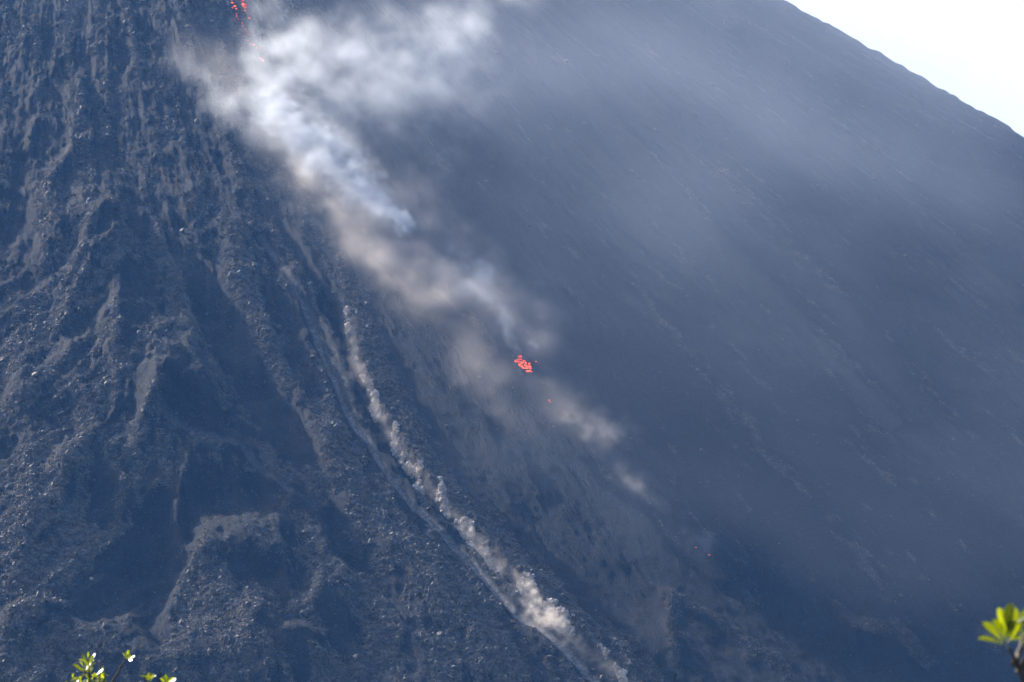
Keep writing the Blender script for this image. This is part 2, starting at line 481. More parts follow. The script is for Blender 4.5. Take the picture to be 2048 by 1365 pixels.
# plain at the foot of the mountain, on which the viewer stands
def ground():
    n = 70
    xs = np.linspace(-1650, 1350, n); ys = np.linspace(-300, 3120, n)
    X, Y = np.meshgrid(xs, ys)
    Z = -1.75 - 0.6 * sstep(40, 300, np.hypot(X, Y)) * (1 + fbm(X / 90, Y / 90, 3, 5))
    v = np.stack([X, Y, Z], -1).reshape(-1, 3)
    i = (np.arange(n - 1)[:, None] * n + np.arange(n - 1)[None, :]).ravel()
    me = np_mesh('ground', v, np.stack([i, i + 1, i + n + 1, i + n], -1))
    m, nt, out = new_mat('dark_ash_ground')
    bs = node(nt, 'ShaderNodeBsdfPrincipled'); bs.inputs['Roughness'].default_value = 0.95
    geo = node(nt, 'ShaderNodeNewGeometry')
    n1 = node(nt, 'ShaderNodeTexNoise'); n1.inputs['Scale'].default_value = 0.3; n1.inputs['Detail'].default_value = 6
    nt.links.new(geo.outputs['Position'], n1.inputs['Vector'])
    r1 = node(nt, 'ShaderNodeValToRGB')
    r1.color_ramp.elements[0].color = (0.03, 0.03, 0.03, 1); r1.color_ramp.elements[1].color = (0.06, 0.075, 0.04, 1)
    nt.links.new(n1.outputs['Fac'], r1.inputs['Fac']); nt.links.new(r1.outputs[0], bs.inputs['Base Color'])
    nt.links.new(bs.outputs[0], out.inputs['Surface'])
    me.materials.append(m)
    return tag(link(bpy.data.objects.new('ground', me)), kind='structure')
ground()

# ------------------------------------------------------------------ loose rock
def rock_mesh(name, seed, mat, sub=2, rough=0.30, flat=0.75):
    bm = bmesh.new()
    bmesh.ops.create_icosphere(bm, subdivisions=sub, radius=0.5)
    rs = random.Random(seed)
    cuts = [(Vector((rs.gauss(0, 1), rs.gauss(0, 1), rs.gauss(0, 1))).normalized(), rs.uniform(0.27, 0.42)) for _ in range(7)]
    for v in bm.verts:
        for n, d in cuts:                        # broken faces
            e = v.co.dot(n) - d
            if e > 0: v.co -= n * e
        v.co *= 1 + rs.uniform(-rough, rough) * 0.35
        v.co.z *= flat
    me = bpy.data.meshes.new(name)
    bm.to_mesh(me); bm.free()
    me.materials.append(mat)
    return me

vis = (A > -60) & (A < 2110) & (B > -60) & (B < 1425)
wgt = (RUB * (0.5 + 0.5 * LEFT) + 0.03 + 0.03 * LEFT) * (1 - np.clip(ASH + PALE, 0, 1))
cellA = np.gradient(PH, axis=1) * RR * np.gradient(RR, axis=0)
wgt = np.where(vis, wgt * np.clip(cellA, 0, 5), 0)
wgt[-2:, :] = 0; wgt[:, -2:] = 0; wgt[:2, :] = 0
cum = np.cumsum(wgt.ravel()); cum /= cum[-1]
NROCK = 620000
pick = np.searchsorted(cum, rng.random(NROCK))
pi_, pj_ = pick // NP_, pick % NP_
fu, fv = rng.random(NROCK)[:, None], rng.random(NROCK)[:, None]
pos = (PT[pi_, pj_] * (1 - fu) * (1 - fv) + PT[pi_ + 1, pj_] * fu * (1 - fv)
       + PT[pi_, pj_ + 1] * (1 - fu) * fv + PT[pi_ + 1, pj_ + 1] * fu * fv)
size = 0.19 * (1 - rng.random(NROCK)) ** (-0.27)
size = np.clip(size, 0.19, 1.15) * (0.6 + 0.4 * LEFT[pi_, pj_]) * (0.6 + 0.5 * RUB[pi_, pj_])
hug = rng.integers(0, NROCK, 260); size[hug] = rng.uniform(1.1, 2.3, 260) ** 1.1 * (0.6 + 0.4 * LEFT[pi_, pj_][hug])
pos += N0[pi_, pj_] * (size * 0.12)[:, None]
ra, rb = survey(pos)
dist = pos[:, 1]
apparent = size / dist * F
inview = (ra > 8) & (ra < 2040) & (rb > 8) & (rb < 1357) & (ra - np.interp(rb, [p[1] for p in GULLY], [p[0] for p in GULLY]) < 700)
order = np.argsort(-np.where(inview, apparent, 0))
big = order[:296]
rest = np.setdiff1d(np.arange(NROCK), big)

rock_vars = [rock_mesh('boulder', 100 + k, M_ROCK) for k in range(6)]
for n_, k in enumerate(big):
    o = bpy.data.objects.new('boulder', rock_vars[n_ % 6])
    s = float(size[k])
    o.location = Vector(pos[k]) + Vector((0, 0, 0.10 * s))
    o.rotation_euler = (random.uniform(0, 6.3), random.uniform(0, 6.3), random.uniform(0, 6.3))
    o.scale = (s * random.uniform(0.9, 1.3), s * random.uniform(0.8, 1.15), s * random.uniform(0.75, 1.1))
    link(o, slope)

def rubble_object(points, sizes, name, mat):
    me = np_mesh(name, points, None)
    n = len(points)
    sc = (sizes[:, None] * rng.uniform(0.7, 1.3, (n, 3))).astype(np.float32)
    ro = rng.uniform(0, 6.283, (n, 3)).astype(np.float32)
    at = me.attributes.new('rock_scale', 'FLOAT_VECTOR', 'POINT'); at.data.foreach_set('vector', sc.ravel())
    at = me.attributes.new('rock_turn', 'FLOAT_VECTOR', 'POINT'); at.data.foreach_set('vector', ro.ravel())
    at = me.attributes.new('rock_kind', 'INT', 'POINT'); at.data.foreach_set('value', rng.integers(0, 5, n).astype(np.int32))
    ng = bpy.data.node_groups.new(name, 'GeometryNodeTree')
    ng.interface.new_socket('Geometry', in_out='INPUT', socket_type='NodeSocketGeometry')
    ng.interface.new_socket('Geometry', in_out='OUTPUT', socket_type='NodeSocketGeometry')
    gi = ng.nodes.new('NodeGroupInput'); go = ng.nodes.new('NodeGroupOutput')
    g2i = ng.nodes.new('GeometryNodeGeometryToInstance')
    for k in range(5):
        ico = ng.nodes.new('GeometryNodeMeshIcoSphere'); ico.inputs['Radius'].default_value = 0.5
        ico.inputs['Subdivisions'].default_value = 2
        sp = ng.nodes.new('GeometryNodeSetPosition')
        ns = ng.nodes.new('ShaderNodeTexNoise'); ns.noise_dimensions = '4D'
        ns.inputs['W'].default_value = 3.7 * k; ns.inputs['Scale'].default_value = 2.2; ns.inputs['Detail'].default_value = 1.0
        sub = ng.nodes.new('ShaderNodeVectorMath'); sub.operation = 'SUBTRACT'; sub.inputs[1].default_value = (0.5, 0.5, 0.5)
        mul = ng.nodes.new('ShaderNodeVectorMath'); mul.operation = 'SCALE'; mul.inputs['Scale'].default_value = 1.3
        ng.links.new(ns.outputs['Color'], sub.inputs[0]); ng.links.new(sub.outputs[0], mul.inputs[0])
        ng.links.new(ico.outputs['Mesh'], sp.inputs['Geometry']); ng.links.new(mul.outputs[0], sp.inputs['Offset'])
        sh = ng.nodes.new('GeometryNodeSetShadeSmooth'); sh.inputs['Shade Smooth'].default_value = False
        sm = ng.nodes.new('GeometryNodeSetMaterial'); sm.inputs['Material'].default_value = mat
        ng.links.new(sp.outputs[0], sh.inputs[0]); ng.links.new(sh.outputs[0], sm.inputs['Geometry'])
        ng.links.new(sm.outputs[0], g2i.inputs[0])
    def attr(nm, t):
        a = ng.nodes.new('GeometryNodeInputNamedAttribute'); a.data_type = t; a.inputs['Name'].default_value = nm
        return a.outputs['Attribute']
    iop = ng.nodes.new('GeometryNodeInstanceOnPoints')
    m2p = ng.nodes.new('GeometryNodeMeshToPoints')
    e2r = ng.nodes.new('FunctionNodeEulerToRotation')
    ng.links.new(gi.outputs[0], m2p.inputs['Mesh']); ng.links.new(m2p.outputs[0], iop.inputs['Points'])
    ng.links.new(g2i.outputs[0], iop.inputs['Instance']); iop.inputs['Pick Instance'].default_value = True
    ng.links.new(attr('rock_kind', 'INT'), iop.inputs['Instance Index'])
    ng.links.new(attr('rock_turn', 'FLOAT_VECTOR'), e2r.inputs[0]); ng.links.new(e2r.outputs[0], iop.inputs['Rotation'])
    ng.links.new(attr('rock_scale', 'FLOAT_VECTOR'), iop.inputs['Scale'])
    ng.links.new(iop.outputs[0], go.inputs[0])
    o = bpy.data.objects.new(name, me)
    md = o.modifiers.new('rubble', 'NODES'); md.node_group = ng
    return o

rub_o = rubble_object(pos[rest], size[rest], 'rubble', M_ROCK)
tag(link(rub_o, slope), 'loose dark lava rubble strewn over the left flank', kind='stuff')

wp = np.where(vis, PALE * np.clip(cellA, 0, 5), 0); wp[-2:, :] = 0; wp[:, -2:] = 0
cp_ = np.cumsum(wp.ravel()); cp_ /= cp_[-1]
pk = np.searchsorted(cp_, rng.random(9000)); qi, qj = pk // NP_, pk % NP_
ppos = PT[qi, qj] + rng.uniform(-0.4, 0.4, (9000, 3))
psize = np.clip(0.28 * (1 - rng.random(9000)) ** (-0.35), 0.28, 1.1)
pr = rubble_object(ppos, psize, 'pale_rubble', M_PALE)
tag(link(pr, slope), 'pale dust-coated rubble lining the gully', kind='stuff')

AV, BV = survey(PT)
def surface_at(a, b):
    d = np.where(vis, (AV - a) ** 2 + (BV - b) ** 2, 1e12)
    k = np.unravel_index(np.argmin(d), d.shape)
    return Vector(PT[k]), Vector(N0[k])

# three rocks that stand out by themselves
for (a, b, s, lab, mt) in (
        (213, 1256, 2.3, 'large rounded dark boulder on the crest above the bottom left shrub', M_ROCK),
        (183, 1160, 1.2, 'small pale boulder alone on the smooth dark hollow at lower left', M_PALE),
        (213, 271, 1.1, 'bright pale boulder on the rubble at the upper left flank', M_PALE)):
    p, n = surface_at(a, b)
    o = bpy.data.objects.new('lone_boulder', rock_mesh('lone_boulder', int(a), mt, 3, 0.2, 0.85))
    o.location = p + n * s * 0.25; o.scale = (s, s, s); o.rotation_euler = (0.4, 0.3, a)
    tag(link(o), lab, 'boulder')

# ------------------------------------------------------------------ glowing lava
def lava_material():
    m, nt, out = new_mat('glowing_lava')
    bs = node(nt, 'ShaderNodeBsdfPrincipled'); bs.inputs['Roughness'].default_value = 0.9
    bs.inputs['Base Color'].default_value = (0.05, 0.03, 0.03, 1)
    geo = node(nt, 'ShaderNodeNewGeometry')
    n1 = node(nt, 'ShaderNodeTexNoise'); n1.inputs['Scale'].default_value = 1.1; n1.inputs['Detail'].default_value = 4
    nt.links.new(geo.outputs['Position'], n1.inputs['Vector'])
    r1 = node(nt, 'ShaderNodeValToRGB')
    r1.color_ramp.elements[0].position = 0.36; r1.color_ramp.elements[0].color = (0.03, 0.002, 0.001, 1)
    r1.color_ramp.elements[1].position = 0.68; r1.color_ramp.elements[1].color = (1.0, 0.24, 0.035, 1)
    e_ = r1.color_ramp.elements.new(0.5); e_.color = (0.85, 0.06, 0.012, 1)
    nt.links.new(n1.outputs['Fac'], r1.inputs['Fac'])
    nt.links.new(r1.outputs[0], bs.inputs['Emission Color']); bs.inputs['Emission Strength'].default_value = 1.0
    nt.links.new(bs.outputs[0], out.inputs['Surface'])
    return m
M_LAVA = lava_material()
lava_vars = [rock_mesh('lava_block', 300 + k, M_LAVA, 2, 0.5, 0.7) for k in range(4)]

def lava_thing(name, label, blocks):
    p0, n0 = surface_at(blocks[0][0], blocks[0][1])
    e = bpy.data.objects.new(name, None); e.location = p0; link(e)
    tag(e, label, 'lava')
    for n_, (a, b, w) in enumerate(blocks):
        p, n = surface_at(a, b)
        o = bpy.data.objects.new('lava_block', lava_vars[n_ % 4])
        s = w * p.y / F * 1.15
        o.location = p + n * s * 0.42 - p0
        o.rotation_euler = (random.uniform(-.5, .5), random.uniform(-.5, .5), random.uniform(0, 6.3))
        o.scale = (s * random.uniform(0.9, 1.4), s * random.uniform(0.9, 1.6), s * random.uniform(0.8, 1.1))
        link(o, e)

main = [(415, 285), (375, 355), (345, 355), (412, 345), (462, 392), (492, 372), (410, 430), (436, 462), (478, 492), (545, 425),
        (585, 432), (560, 465), (600, 485), (628, 478), (634, 520), (586, 505), (540, 520), (552, 585), (612, 572), (645, 590), (580, 560), (520, 440)]
lava_thing('lava_patch', 'bright red patch of glowing lava blocks below the brown dust cloud',
           [(1000 + x / 10.5, 690 + y / 10.5, random.uniform(4.5, 7.0)) for x, y in main])
lava_thing('lava_ember', 'tiny red ember just right of the big glowing lava patch', [(1073, 725, 3.6), (1076, 728, 2.6)])
lava_thing('lava_ember', 'small red ember alone above the first detached brown dust puff', [(1098, 802, 3.4), (1101, 806, 3.0)])
lava_thing('lava_ember', 'lowest red ember, in the faint pale puff at lower right', [(1392, 1096, 3.2), (1418, 1111, 2.4)])
lava_thing('lava_flow', 'broken trail of red glowing lava blocks at the upper edge',
           [(463, 2, 5), (466, 8, 4), (470, 14, 4), (472, 19, 4), (466, 18, 3), (473, 28, 2.6), (473, 33, 2.6), (477, 38, 2.6), (470, 43, 2),
            (484, 47, 2.6), (486, 54, 2.6), (490, 60, 2), (493, 66, 3.2), (495, 71, 2.6), (497, 84, 2.4), (500, 89, 2.4), (507, 91, 4.4), (512, 97, 2.6)])
lava_thing('lava_flow', 'short bright red glowing streak beside white smoke at the upper edge',
           [(484, 4, 5), (486, 10, 6), (489, 15, 7), (491, 17, 5), (490, 23, 4), (498, 38, 4)])
lava_thing('lava_ember', 'pinkish ember seen through the thick white smoke', [(522, 121, 6), (525, 124, 5)])

# ------------------------------------------------------------------ smoke and dust as real volumes
def lattice_noise(shape, cell, seed):
    """smooth noise on a regular grid by cubic B-spline interpolation of a random lattice; about -1..1"""
    g = np.random.default_rng(seed)
    mats = []; ln = []
    for n, c in zip(shape, cell):
        t = np.arange(n) / c + 1.0
        k = np.floor(t).astype(int); f = t - k
        m = int(k.max()) + 3
        W = np.zeros((n, m), np.float32)
        ar = np.arange(n)
        W[ar, k - 1] = (1 - f) ** 3 / 6
        W[ar, k] = (3 * f ** 3 - 6 * f ** 2 + 4) / 6
        W[ar, k + 1] = (-3 * f ** 3 + 3 * f ** 2 + 3 * f + 1) / 6
        W[ar, k + 2] = f ** 3 / 6
        mats.append(W); ln.append(m)
    L = g.standard_normal(ln).astype(np.float32) * 1.9
    x = np.tensordot(mats[0], L, (1, 0))
    x = np.tensordot(mats[1], x, (1, 1)).transpose(1, 0, 2)
    x = np.tensordot(x, mats[2], (2, 1))
    return x

def grid_fbm(shape, cell, octv, seed, gain=0.55, ridged=False):
    s = 0; a = 1.0; t = 0
    for o in range(octv):
        c = [max(q / 2 ** o, 1.0) for q in cell]
        n = lattice_noise(shape, c, seed + o)
        if ridged: n = 0.8 - 1.6 * np.abs(n)
        s = s + a * n; t += a; a *= gain
    return s / t

class Paint:
    """how much smoke hangs over each spot of the flank, drawn as soft strokes"""
    def __init__(self):
        self.x, self.y = np.meshgrid(np.arange(-200, 2250, 3.0), np.arange(-200, 1560, 3.0))
        self.d = np.zeros_like(self.x)
    def stroke(self, pts, p=2.0):
        if len(pts) == 1: pts = [pts[0], (pts[0][0] + 1, pts[0][1], *pts[0][2:])]
        d, _, _, ex = seg_dist(self.x, self.y, pts, 2)
        g = ex[1] * np.exp(-(d / ex[0]) ** p)
        self.d = np.sqrt(self.d ** 2 + g ** 2) if p <= 2 else np.maximum(self.d, g)
        return self
    def blob(self, x, y, rx, ry, rot, s, p=2.0):
        c, q = math.cos(R(rot)), math.sin(R(rot))
        u = ((self.x - x) * c + (self.y - y) * q) / rx; v = (-(self.x - x) * q + (self.y - y) * c) / ry
        self.d = self.d + s * np.exp(-(u * u + v * v) ** (p / 2))
        return self
    def get(self, a, b):
        u = np.clip((a + 200) / 3.0, 0, self.x.shape[1] - 1.001); v = np.clip((b + 200) / 3.0, 0, self.x.shape[0] - 1.001)
        i = u.astype(np.int32); j = v.astype(np.int32); fu = u - i; fv = v - j
        D = self.d
        return (D[j, i] * (1 - fu) * (1 - fv) + D[j, i + 1] * fu * (1 - fv) + D[j + 1, i] * (1 - fu) * fv + D[j + 1, i + 1] * fu * fv)

def volume_material(name, color, aniso):
    m, nt, out = new_mat(name)
    pv = node(nt, 'ShaderNodeVolumePrincipled')
    pv.inputs['Color'].default_value = (*color, 1)
    pv.inputs['Density'].default_value = 1.0
    pv.inputs['Density Attribute'].default_value = 'density'
    pv.inputs['Anisotropy'].default_value = aniso
    nt.links.new(pv.outputs[0], out.inputs['Volume'])
    return m

def cloud(name, mat, paint, corners, voxel, tall, thick, h0, noise_m, seed, warp=10.0, erode=0.9, contrast=1.4, ridged=False, octv=4, solid=0.0):
    """a body of smoke lying along the slope: its own box, turned to the fall line, filled with a density grid"""
    C3 = [on_cone(a, b) for a, b in corners]
    ex = Vector(C3[1] - C3[0]); Lx = ex.length; ex.normalize()
    mid = (C3[0] + C3[1]) / 2
    pa = math.atan2(mid[0] - AX, AY - mid[1])
    ez = Vector((math.sin(ALPHA) * math.sin(pa), -math.sin(ALPHA) * math.cos(pa), math.cos(ALPHA)))
    ey = ez.cross(ex).normalized(); ez = ex.cross(ey).normalized()
    ys = [float(Vector(c - C3[0]).dot(ey)) for c in C3]; xs = [float(Vector(c - C3[0]).dot(ex)) for c in C3]
    zs = [float(Vector(c - C3[0]).dot(ez)) for c in C3]
    x0, x1 = min(xs), max(xs); y0, y1 = min(ys), max(ys)
    for u in np.linspace(min(q[0] for q in corners), max(q[0] for q in corners), 8):      # the flank bulges between the corners
        for v in np.linspace(min(q[1] for q in corners), max(q[1] for q in corners), 8):
            p = on_cone(u, v)
            if abs(above_cone(p)) > 1: continue
            d = Vector(p - C3[0]); px_, py_ = d.dot(ex), d.dot(ey)
            if x0 < px_ < x1 and y0 < py_ < y1: zs.append(float(d.dot(ez)))
    z0, z1 = min(zs) - 4, max(zs) + tall
    nx, ny, nz = [max(4, int(math.ceil(v / voxel)) + 1) for v in (x1 - x0, y1 - y0, z1 - z0)]
    gx_, gy_, gz_ = np.linspace(x0, x1, nx), np.linspace(y0, y1, ny), np.linspace(z0, z1, nz)
    o3 = np.array(C3[0]); E = np.array([ex, ey, ez])
    W = (o3[None, None, None, :] + gx_[:, None, None, None] * E[0] + gy_[None, :, None, None] * E[1] + gz_[None, None, :, None] * E[2])
    a, b = survey(W); h = above_cone(W)
    Ws = W[::40, ::40, ::20].reshape(-1, 3)
    del W
    shp = (nx, ny, nz); c = noise_m / voxel
    wa = grid_fbm(shp, (c * 1.5,) * 3, 3, seed + 50); wb = grid_fbm(shp, (c * 1.5,) * 3, 3, seed + 60)
    D = paint.get(a + warp * wa, b + warp * wb)
    n = grid_fbm(shp, (c, c, c), octv, seed, 0.6, ridged)
    hh = h + 0.35 * thick * wa
    T = thick * (0.55 + 0.45 * np.clip(D / max(float(D.max()), 1e-6), 0, 1) ** 0.5)
    prof = np.exp(-((hh - h0) / T) ** 2) / (T * 1.772)
    prof = np.where(hh < h0, np.maximum(prof, 0.6 / (T * 1.772)), prof)
    body = np.clip(0.62 + 0.5 * contrast * n - 0.22 * erode * np.exp(-D / 0.35), 0, 3)
    dens = 0.95 * D * prof * 0.40 * body ** 1.7
    if solid:                                             # thick billows with a firm skin
        dens = dens + solid * sstep(0.40, 0.75, D / 3.0 * np.exp(-((hh - h0) / T) ** 2) * (1 + 1.5 * n))
    # nothing at the walls of the box
    ramp = lambda k: np.clip(np.minimum(np.arange(k), np.arange(k)[::-1]) / 5.0, 0, 1)
    dens = dens * ramp(nx)[:, None, None] * ramp(ny)[None, :, None] * np.clip((nz - 1 - np.arange(nz)) / 4.0, 0, 1)[None, None, :]
    dens = np.where((h < -2.5) | (dens < (5e-4 if voxel < 3 else 1e-4)), 0, dens).astype(np.float32)
    # the grid: cells as points of the object, turned into a volume
    V = np.zeros((nx * ny * nz, 3), np.float32)
    me = np_mesh(name, V, None)
    at = me.attributes.new('cell', 'FLOAT', 'POINT'); at.data.foreach_set('value', dens.ravel())
    ng = bpy.data.node_groups.new(name, 'GeometryNodeTree')
    ng.interface.new_socket('Geometry', in_out='INPUT', socket_type='NodeSocketGeometry')
    ng.interface.new_socket('Geometry', in_out='OUTPUT', socket_type='NodeSocketGeometry')
    gi = ng.nodes.new('NodeGroupInput'); go = ng.nodes.new('NodeGroupOutput')
    vc = ng.nodes.new('GeometryNodeVolumeCube')
    vc.inputs['Min'].default_value = (x0, y0, z0); vc.inputs['Max'].default_value = (x1, y1, z1)
    vc.inputs['Resolution X'].default_value = nx; vc.inputs['Resolution Y'].default_value = ny; vc.inputs['Resolution Z'].default_value = nz
    ps = ng.nodes.new('GeometryNodeInputPosition'); sep = ng.nodes.new('ShaderNodeSeparateXYZ')
    ng.links.new(ps.outputs[0], sep.inputs[0])
    def math_(op, p, q):
        mn = ng.nodes.new('ShaderNodeMath'); mn.operation = op
        for k_, v_ in enumerate((p, q)):
            if v_ is None: continue
            if isinstance(v_, (int, float)): mn.inputs[k_].default_value = v_
            else: ng.links.new(v_, mn.inputs[k_])
        return mn.outputs[0]
    idx = []
    for k_, (lo, hi, nn) in enumerate(((x0, x1, nx), (y0, y1, ny), (z0, z1, nz))):
        t = math_('SUBTRACT', sep.outputs[k_], float(lo))
        t = math_('MULTIPLY', t, float((nn - 1) / (hi - lo)))
        idx.append(t)
    def integer(op, p, q):
        mn = ng.nodes.new('FunctionNodeIntegerMath'); mn.operation = op
        for k_, v_ in enumerate((p, q)):
            if isinstance(v_, int): mn.inputs[k_].default_value = v_
            else: ng.links.new(v_, mn.inputs[k_])
        return mn.outputs[0]
    ii = []
    for t in idx:
        f2i = ng.nodes.new('FunctionNodeFloatToInt'); f2i.rounding_mode = 'ROUND'
        ng.links.new(t, f2i.inputs[0]); ii.append(f2i.outputs[0])
    index = integer('ADD', integer('MULTIPLY', integer('ADD', integer('MULTIPLY', ii[0], ny), ii[1]), nz), ii[2])
    na = ng.nodes.new('GeometryNodeInputNamedAttribute'); na.data_type = 'FLOAT'; na.inputs['Name'].default_value = 'cell'
    si = ng.nodes.new('GeometryNodeSampleIndex'); si.data_type = 'FLOAT'; si.domain = 'POINT'; si.clamp = True
    ng.links.new(gi.outputs[0], si.inputs['Geometry']); ng.links.new(na.outputs['Attribute'], si.inputs['Value'])
    ng.links.new(index, si.inputs['Index']); ng.links.new(si.outputs[0], vc.inputs['Density'])
    sm = ng.nodes.new('GeometryNodeSetMaterial'); sm.inputs['Material'].default_value = mat
    ng.links.new(vc.outputs[0], sm.inputs[0]); ng.links.new(sm.outputs[0], go.inputs[0])
    me.materials.append(mat)
    o = bpy.data.objects.new(name, me)
    md = o.modifiers.new('volume', 'NODES'); md.node_group = ng
    M = Matrix((ex, ey, ez)).transposed().to_4x4(); M.translation = Vector(C3[0])
    o.matrix_world = M
    link(o)
    print(name, shp, 'cells', nx * ny * nz, 'max', float(dens.max()))
    return o

M_SMOKE = volume_material('white_smoke', (0.93, 0.96, 1.0), 0.2)
M_DUST = volume_material('brown_dust', (0.91, 0.835, 0.77), 0.25)
M_VEIL = volume_material('thin_dust', (0.70, 0.785, 0.95), 0.1)
M_PALE_DUST = volume_material('pale_dust', (0.97, 0.89, 0.80), 0.0)

white = Paint()
white.stroke([(500, 40, 8, .3), (512, 95, 18, .6), (530, 150, 40, .9), (545, 210, 46, 1.2), (590, 255, 50, 1.2), (650, 300, 46, 1.0), (700, 345, 40, .8), (745, 395, 30, .7), (800, 445, 26, .45)])
white.blob(570, 120, 62, 62, 0, 0.95).blob(640, 120, 90, 65, -10, .6).blob(740, 120, 110, 70, -15, .55).blob(860, 80, 100, 60, -30, .55).blob(950, 30, 70, 50, -40, .45)
white.blob(700, 190, 140, 55, -15, .6).blob(790, 260, 150, 80, 30, .22).blob(640, 110, 160, 80, -10, .25).blob(1000, -50, 90, 60, 0, .4).blob(900, 180, 130, 60, -30, .2)
white.stroke([(470, -40, 14, .3), (495, 5, 14, .5), (520, 15, 20, .35), (560, 0, 40, .3)])
white.stroke([(520, 215, 40, .5), (460, 205, 44, .6), (400, 165, 46, .4), (350, 125, 34, .15)])
smoke = cloud('smoke_plume', M_SMOKE, white, [(330, -70), (1060, 720), (1010, -60), (300, 150)], 1.0, 30, 8, 5, 6.5, 11, warp=26, contrast=2.0, octv=5)
tag(smoke, 'white smoke drifting off the lava trail at upper centre', 'smoke', kind='stuff')
wisp = Paint()
wisp.stroke([(535, 190, 18, .8), (556, 226, 30, 3.2), (600, 262, 32, 3.2), (645, 300, 34, 3.0), (695, 340, 31, 3.0), (742, 392, 22, 2.8), (790, 433, 10, 3.0), (806, 450, 6, 3.0), (822, 468, 4.5, 2.0)])
wisp.stroke([(610, 320, 10, .7), (660, 372, 10, .8), (700, 410, 9, .5)]).stroke([(700, 330, 12, .5), (740, 365, 10, .6), (770, 405, 8, .6)])
wisp.d *= 1.7
o = cloud('smoke_wisp', M_SMOKE, wisp, [(500, 130), (850, 505), (690, 230), (530, 320)], 0.55, 18, 4.0, 3.0, 3.0, 131, warp=18, contrast=2.8, octv=4)
tag(o, 'bright white curling smoke hugging the lava trail below the plume', 'smoke', kind='stuff')
wisp2 = Paint()
wisp2.stroke([(880, 520, 30, .35), (925, 545, 34, .8), (958, 575, 30, 1.6), (985, 600, 22, 1.2), (1000, 630, 14, .9), (1012, 660, 7, 1.0), (1030, 696, 4, 1.2), (1034, 704, 3, .8)])
wisp2.blob(975, 545, 40, 26, 30, .6)
wisp2.stroke([(1000, 640, 6, .6), (1008, 668, 4, .9), (1020, 690, 4, .7)]).stroke([(1058, 690, 4, 1.2), (1067, 702, 2.5, 1.2)])
o = cloud('smoke_wisp', M_SMOKE, wisp2, [(830, 460), (1090, 735), (1060, 540), (880, 640)], 0.55, 22, 5.0, 3.5, 4.0, 151, warp=14, contrast=2.2, octv=4)
tag(o, 'thin white smoke rising just above the red lava patch', 'smoke', kind='stuff')

brown = Paint()
brown.stroke([(530, 255, 22, .35), (590, 318, 24, .5), (660, 392, 30, .5), (740, 465, 44, .55), (830, 515, 50, .7), (920, 560, 52, .95), (990, 590, 50, .95), (1050, 640, 44, .9), (1085, 660, 34, .9)])
brown.blob(1082, 652, 44, 38, 30, 1.0).blob(975, 540, 50, 30, 35, .5)
brown.stroke([(800, 380, 46, .4), (860, 410, 48, .6), (900, 460, 44, .5), (960, 520, 40, .6)])
brown.blob(430, 150, 90, 50, 30, 0.22).blob(660, 450, 140, 70, 40, .4).blob(800, 530, 110, 60, 30, .4).blob(900, 640, 120, 55, 40, .35).blob(1020, 735, 100, 45, 40, .35)
brown.blob(1110, 775, 50, 22, 35, .3).blob(960, 800, 110, 60, 40, .15).blob(760, 330, 120, 60, 40, .2)
brown.stroke([(1100, 770, 34, .2), (1185, 850, 50, .06), (1258, 962, 44, .03), (1330, 1040, 40, .02), (1400, 1090, 40, .02)])
brown.d *= 1.05
dust = cloud('dust_cloud', M_DUST, brown, [(330, -30), (1420, 1110), (900, 260), (560, 430)], 1.4, 34, 8, 5, 7.0, 31, warp=24, contrast=1.8)
tag(dust, 'brown dust rolling over the middle of the lava trail', 'dust', kind='stuff')

puff_specs = [
    ('larger detached brown dust puff below the red lava patch', [(1185, 848, 60, 30, 28, .5), (1228, 870, 24, 20, 0, .4), (1140, 826, 24, 14, 0, .3)], [(1100, 780), (1270, 920), (1270, 800), (1110, 900)]),
    ('small round brown dust puff between two larger slopes of rubble', [(1256, 962, 30, 18, 30, .45), (1300, 1002, 14, 8, 30, .2)], [(1200, 920), (1330, 1030), (1320, 930), (1215, 1010)]),
    ('faint pale puff lowest down the lava trail', [(1392, 1072, 44, 24, 35, .28), (1370, 1062, 10, 5, 0, .35)], [(1310, 1020), (1470, 1130), (1460, 1030), (1330, 1120)])]
puff_specs[1] = ('small round brown dust puff, second of the three detached puffs',) + puff_specs[1][1:]
for k, (lab, blobs, cor) in enumerate(puff_specs):
    p = Paint()
    for q in blobs: p.blob(*q)
    o = cloud('dust_puff', M_DUST if k < 2 else M_VEIL, p, cor, 0.6, 12, 4.0, 3.0, 2.6, 60 + 7 * k, warp=13, contrast=2.0)
    tag(o, lab, 'dust')

veil = Paint()
veil.blob(1560, 660, 1150, 660, 42, .185, 4).blob(1150, 130, 560, 240, 25, .27).blob(1650, 20, 460, 230, 32, .26)
veil.blob(200, 0, 460, 340, 0, .17).blob(900, 300, 300, 200, 45, .14)
o = cloud('dust_veil', M_VEIL, veil, [(640, -260), (2050, 1420), (2140, 100), (300, 420), (60, 120)], 5.0, 60, 16, 14, 45, 83, warp=60, contrast=0.45, octv=3)
tag(o, 'thin pale veil of dust over the right flank', kind='stuff')

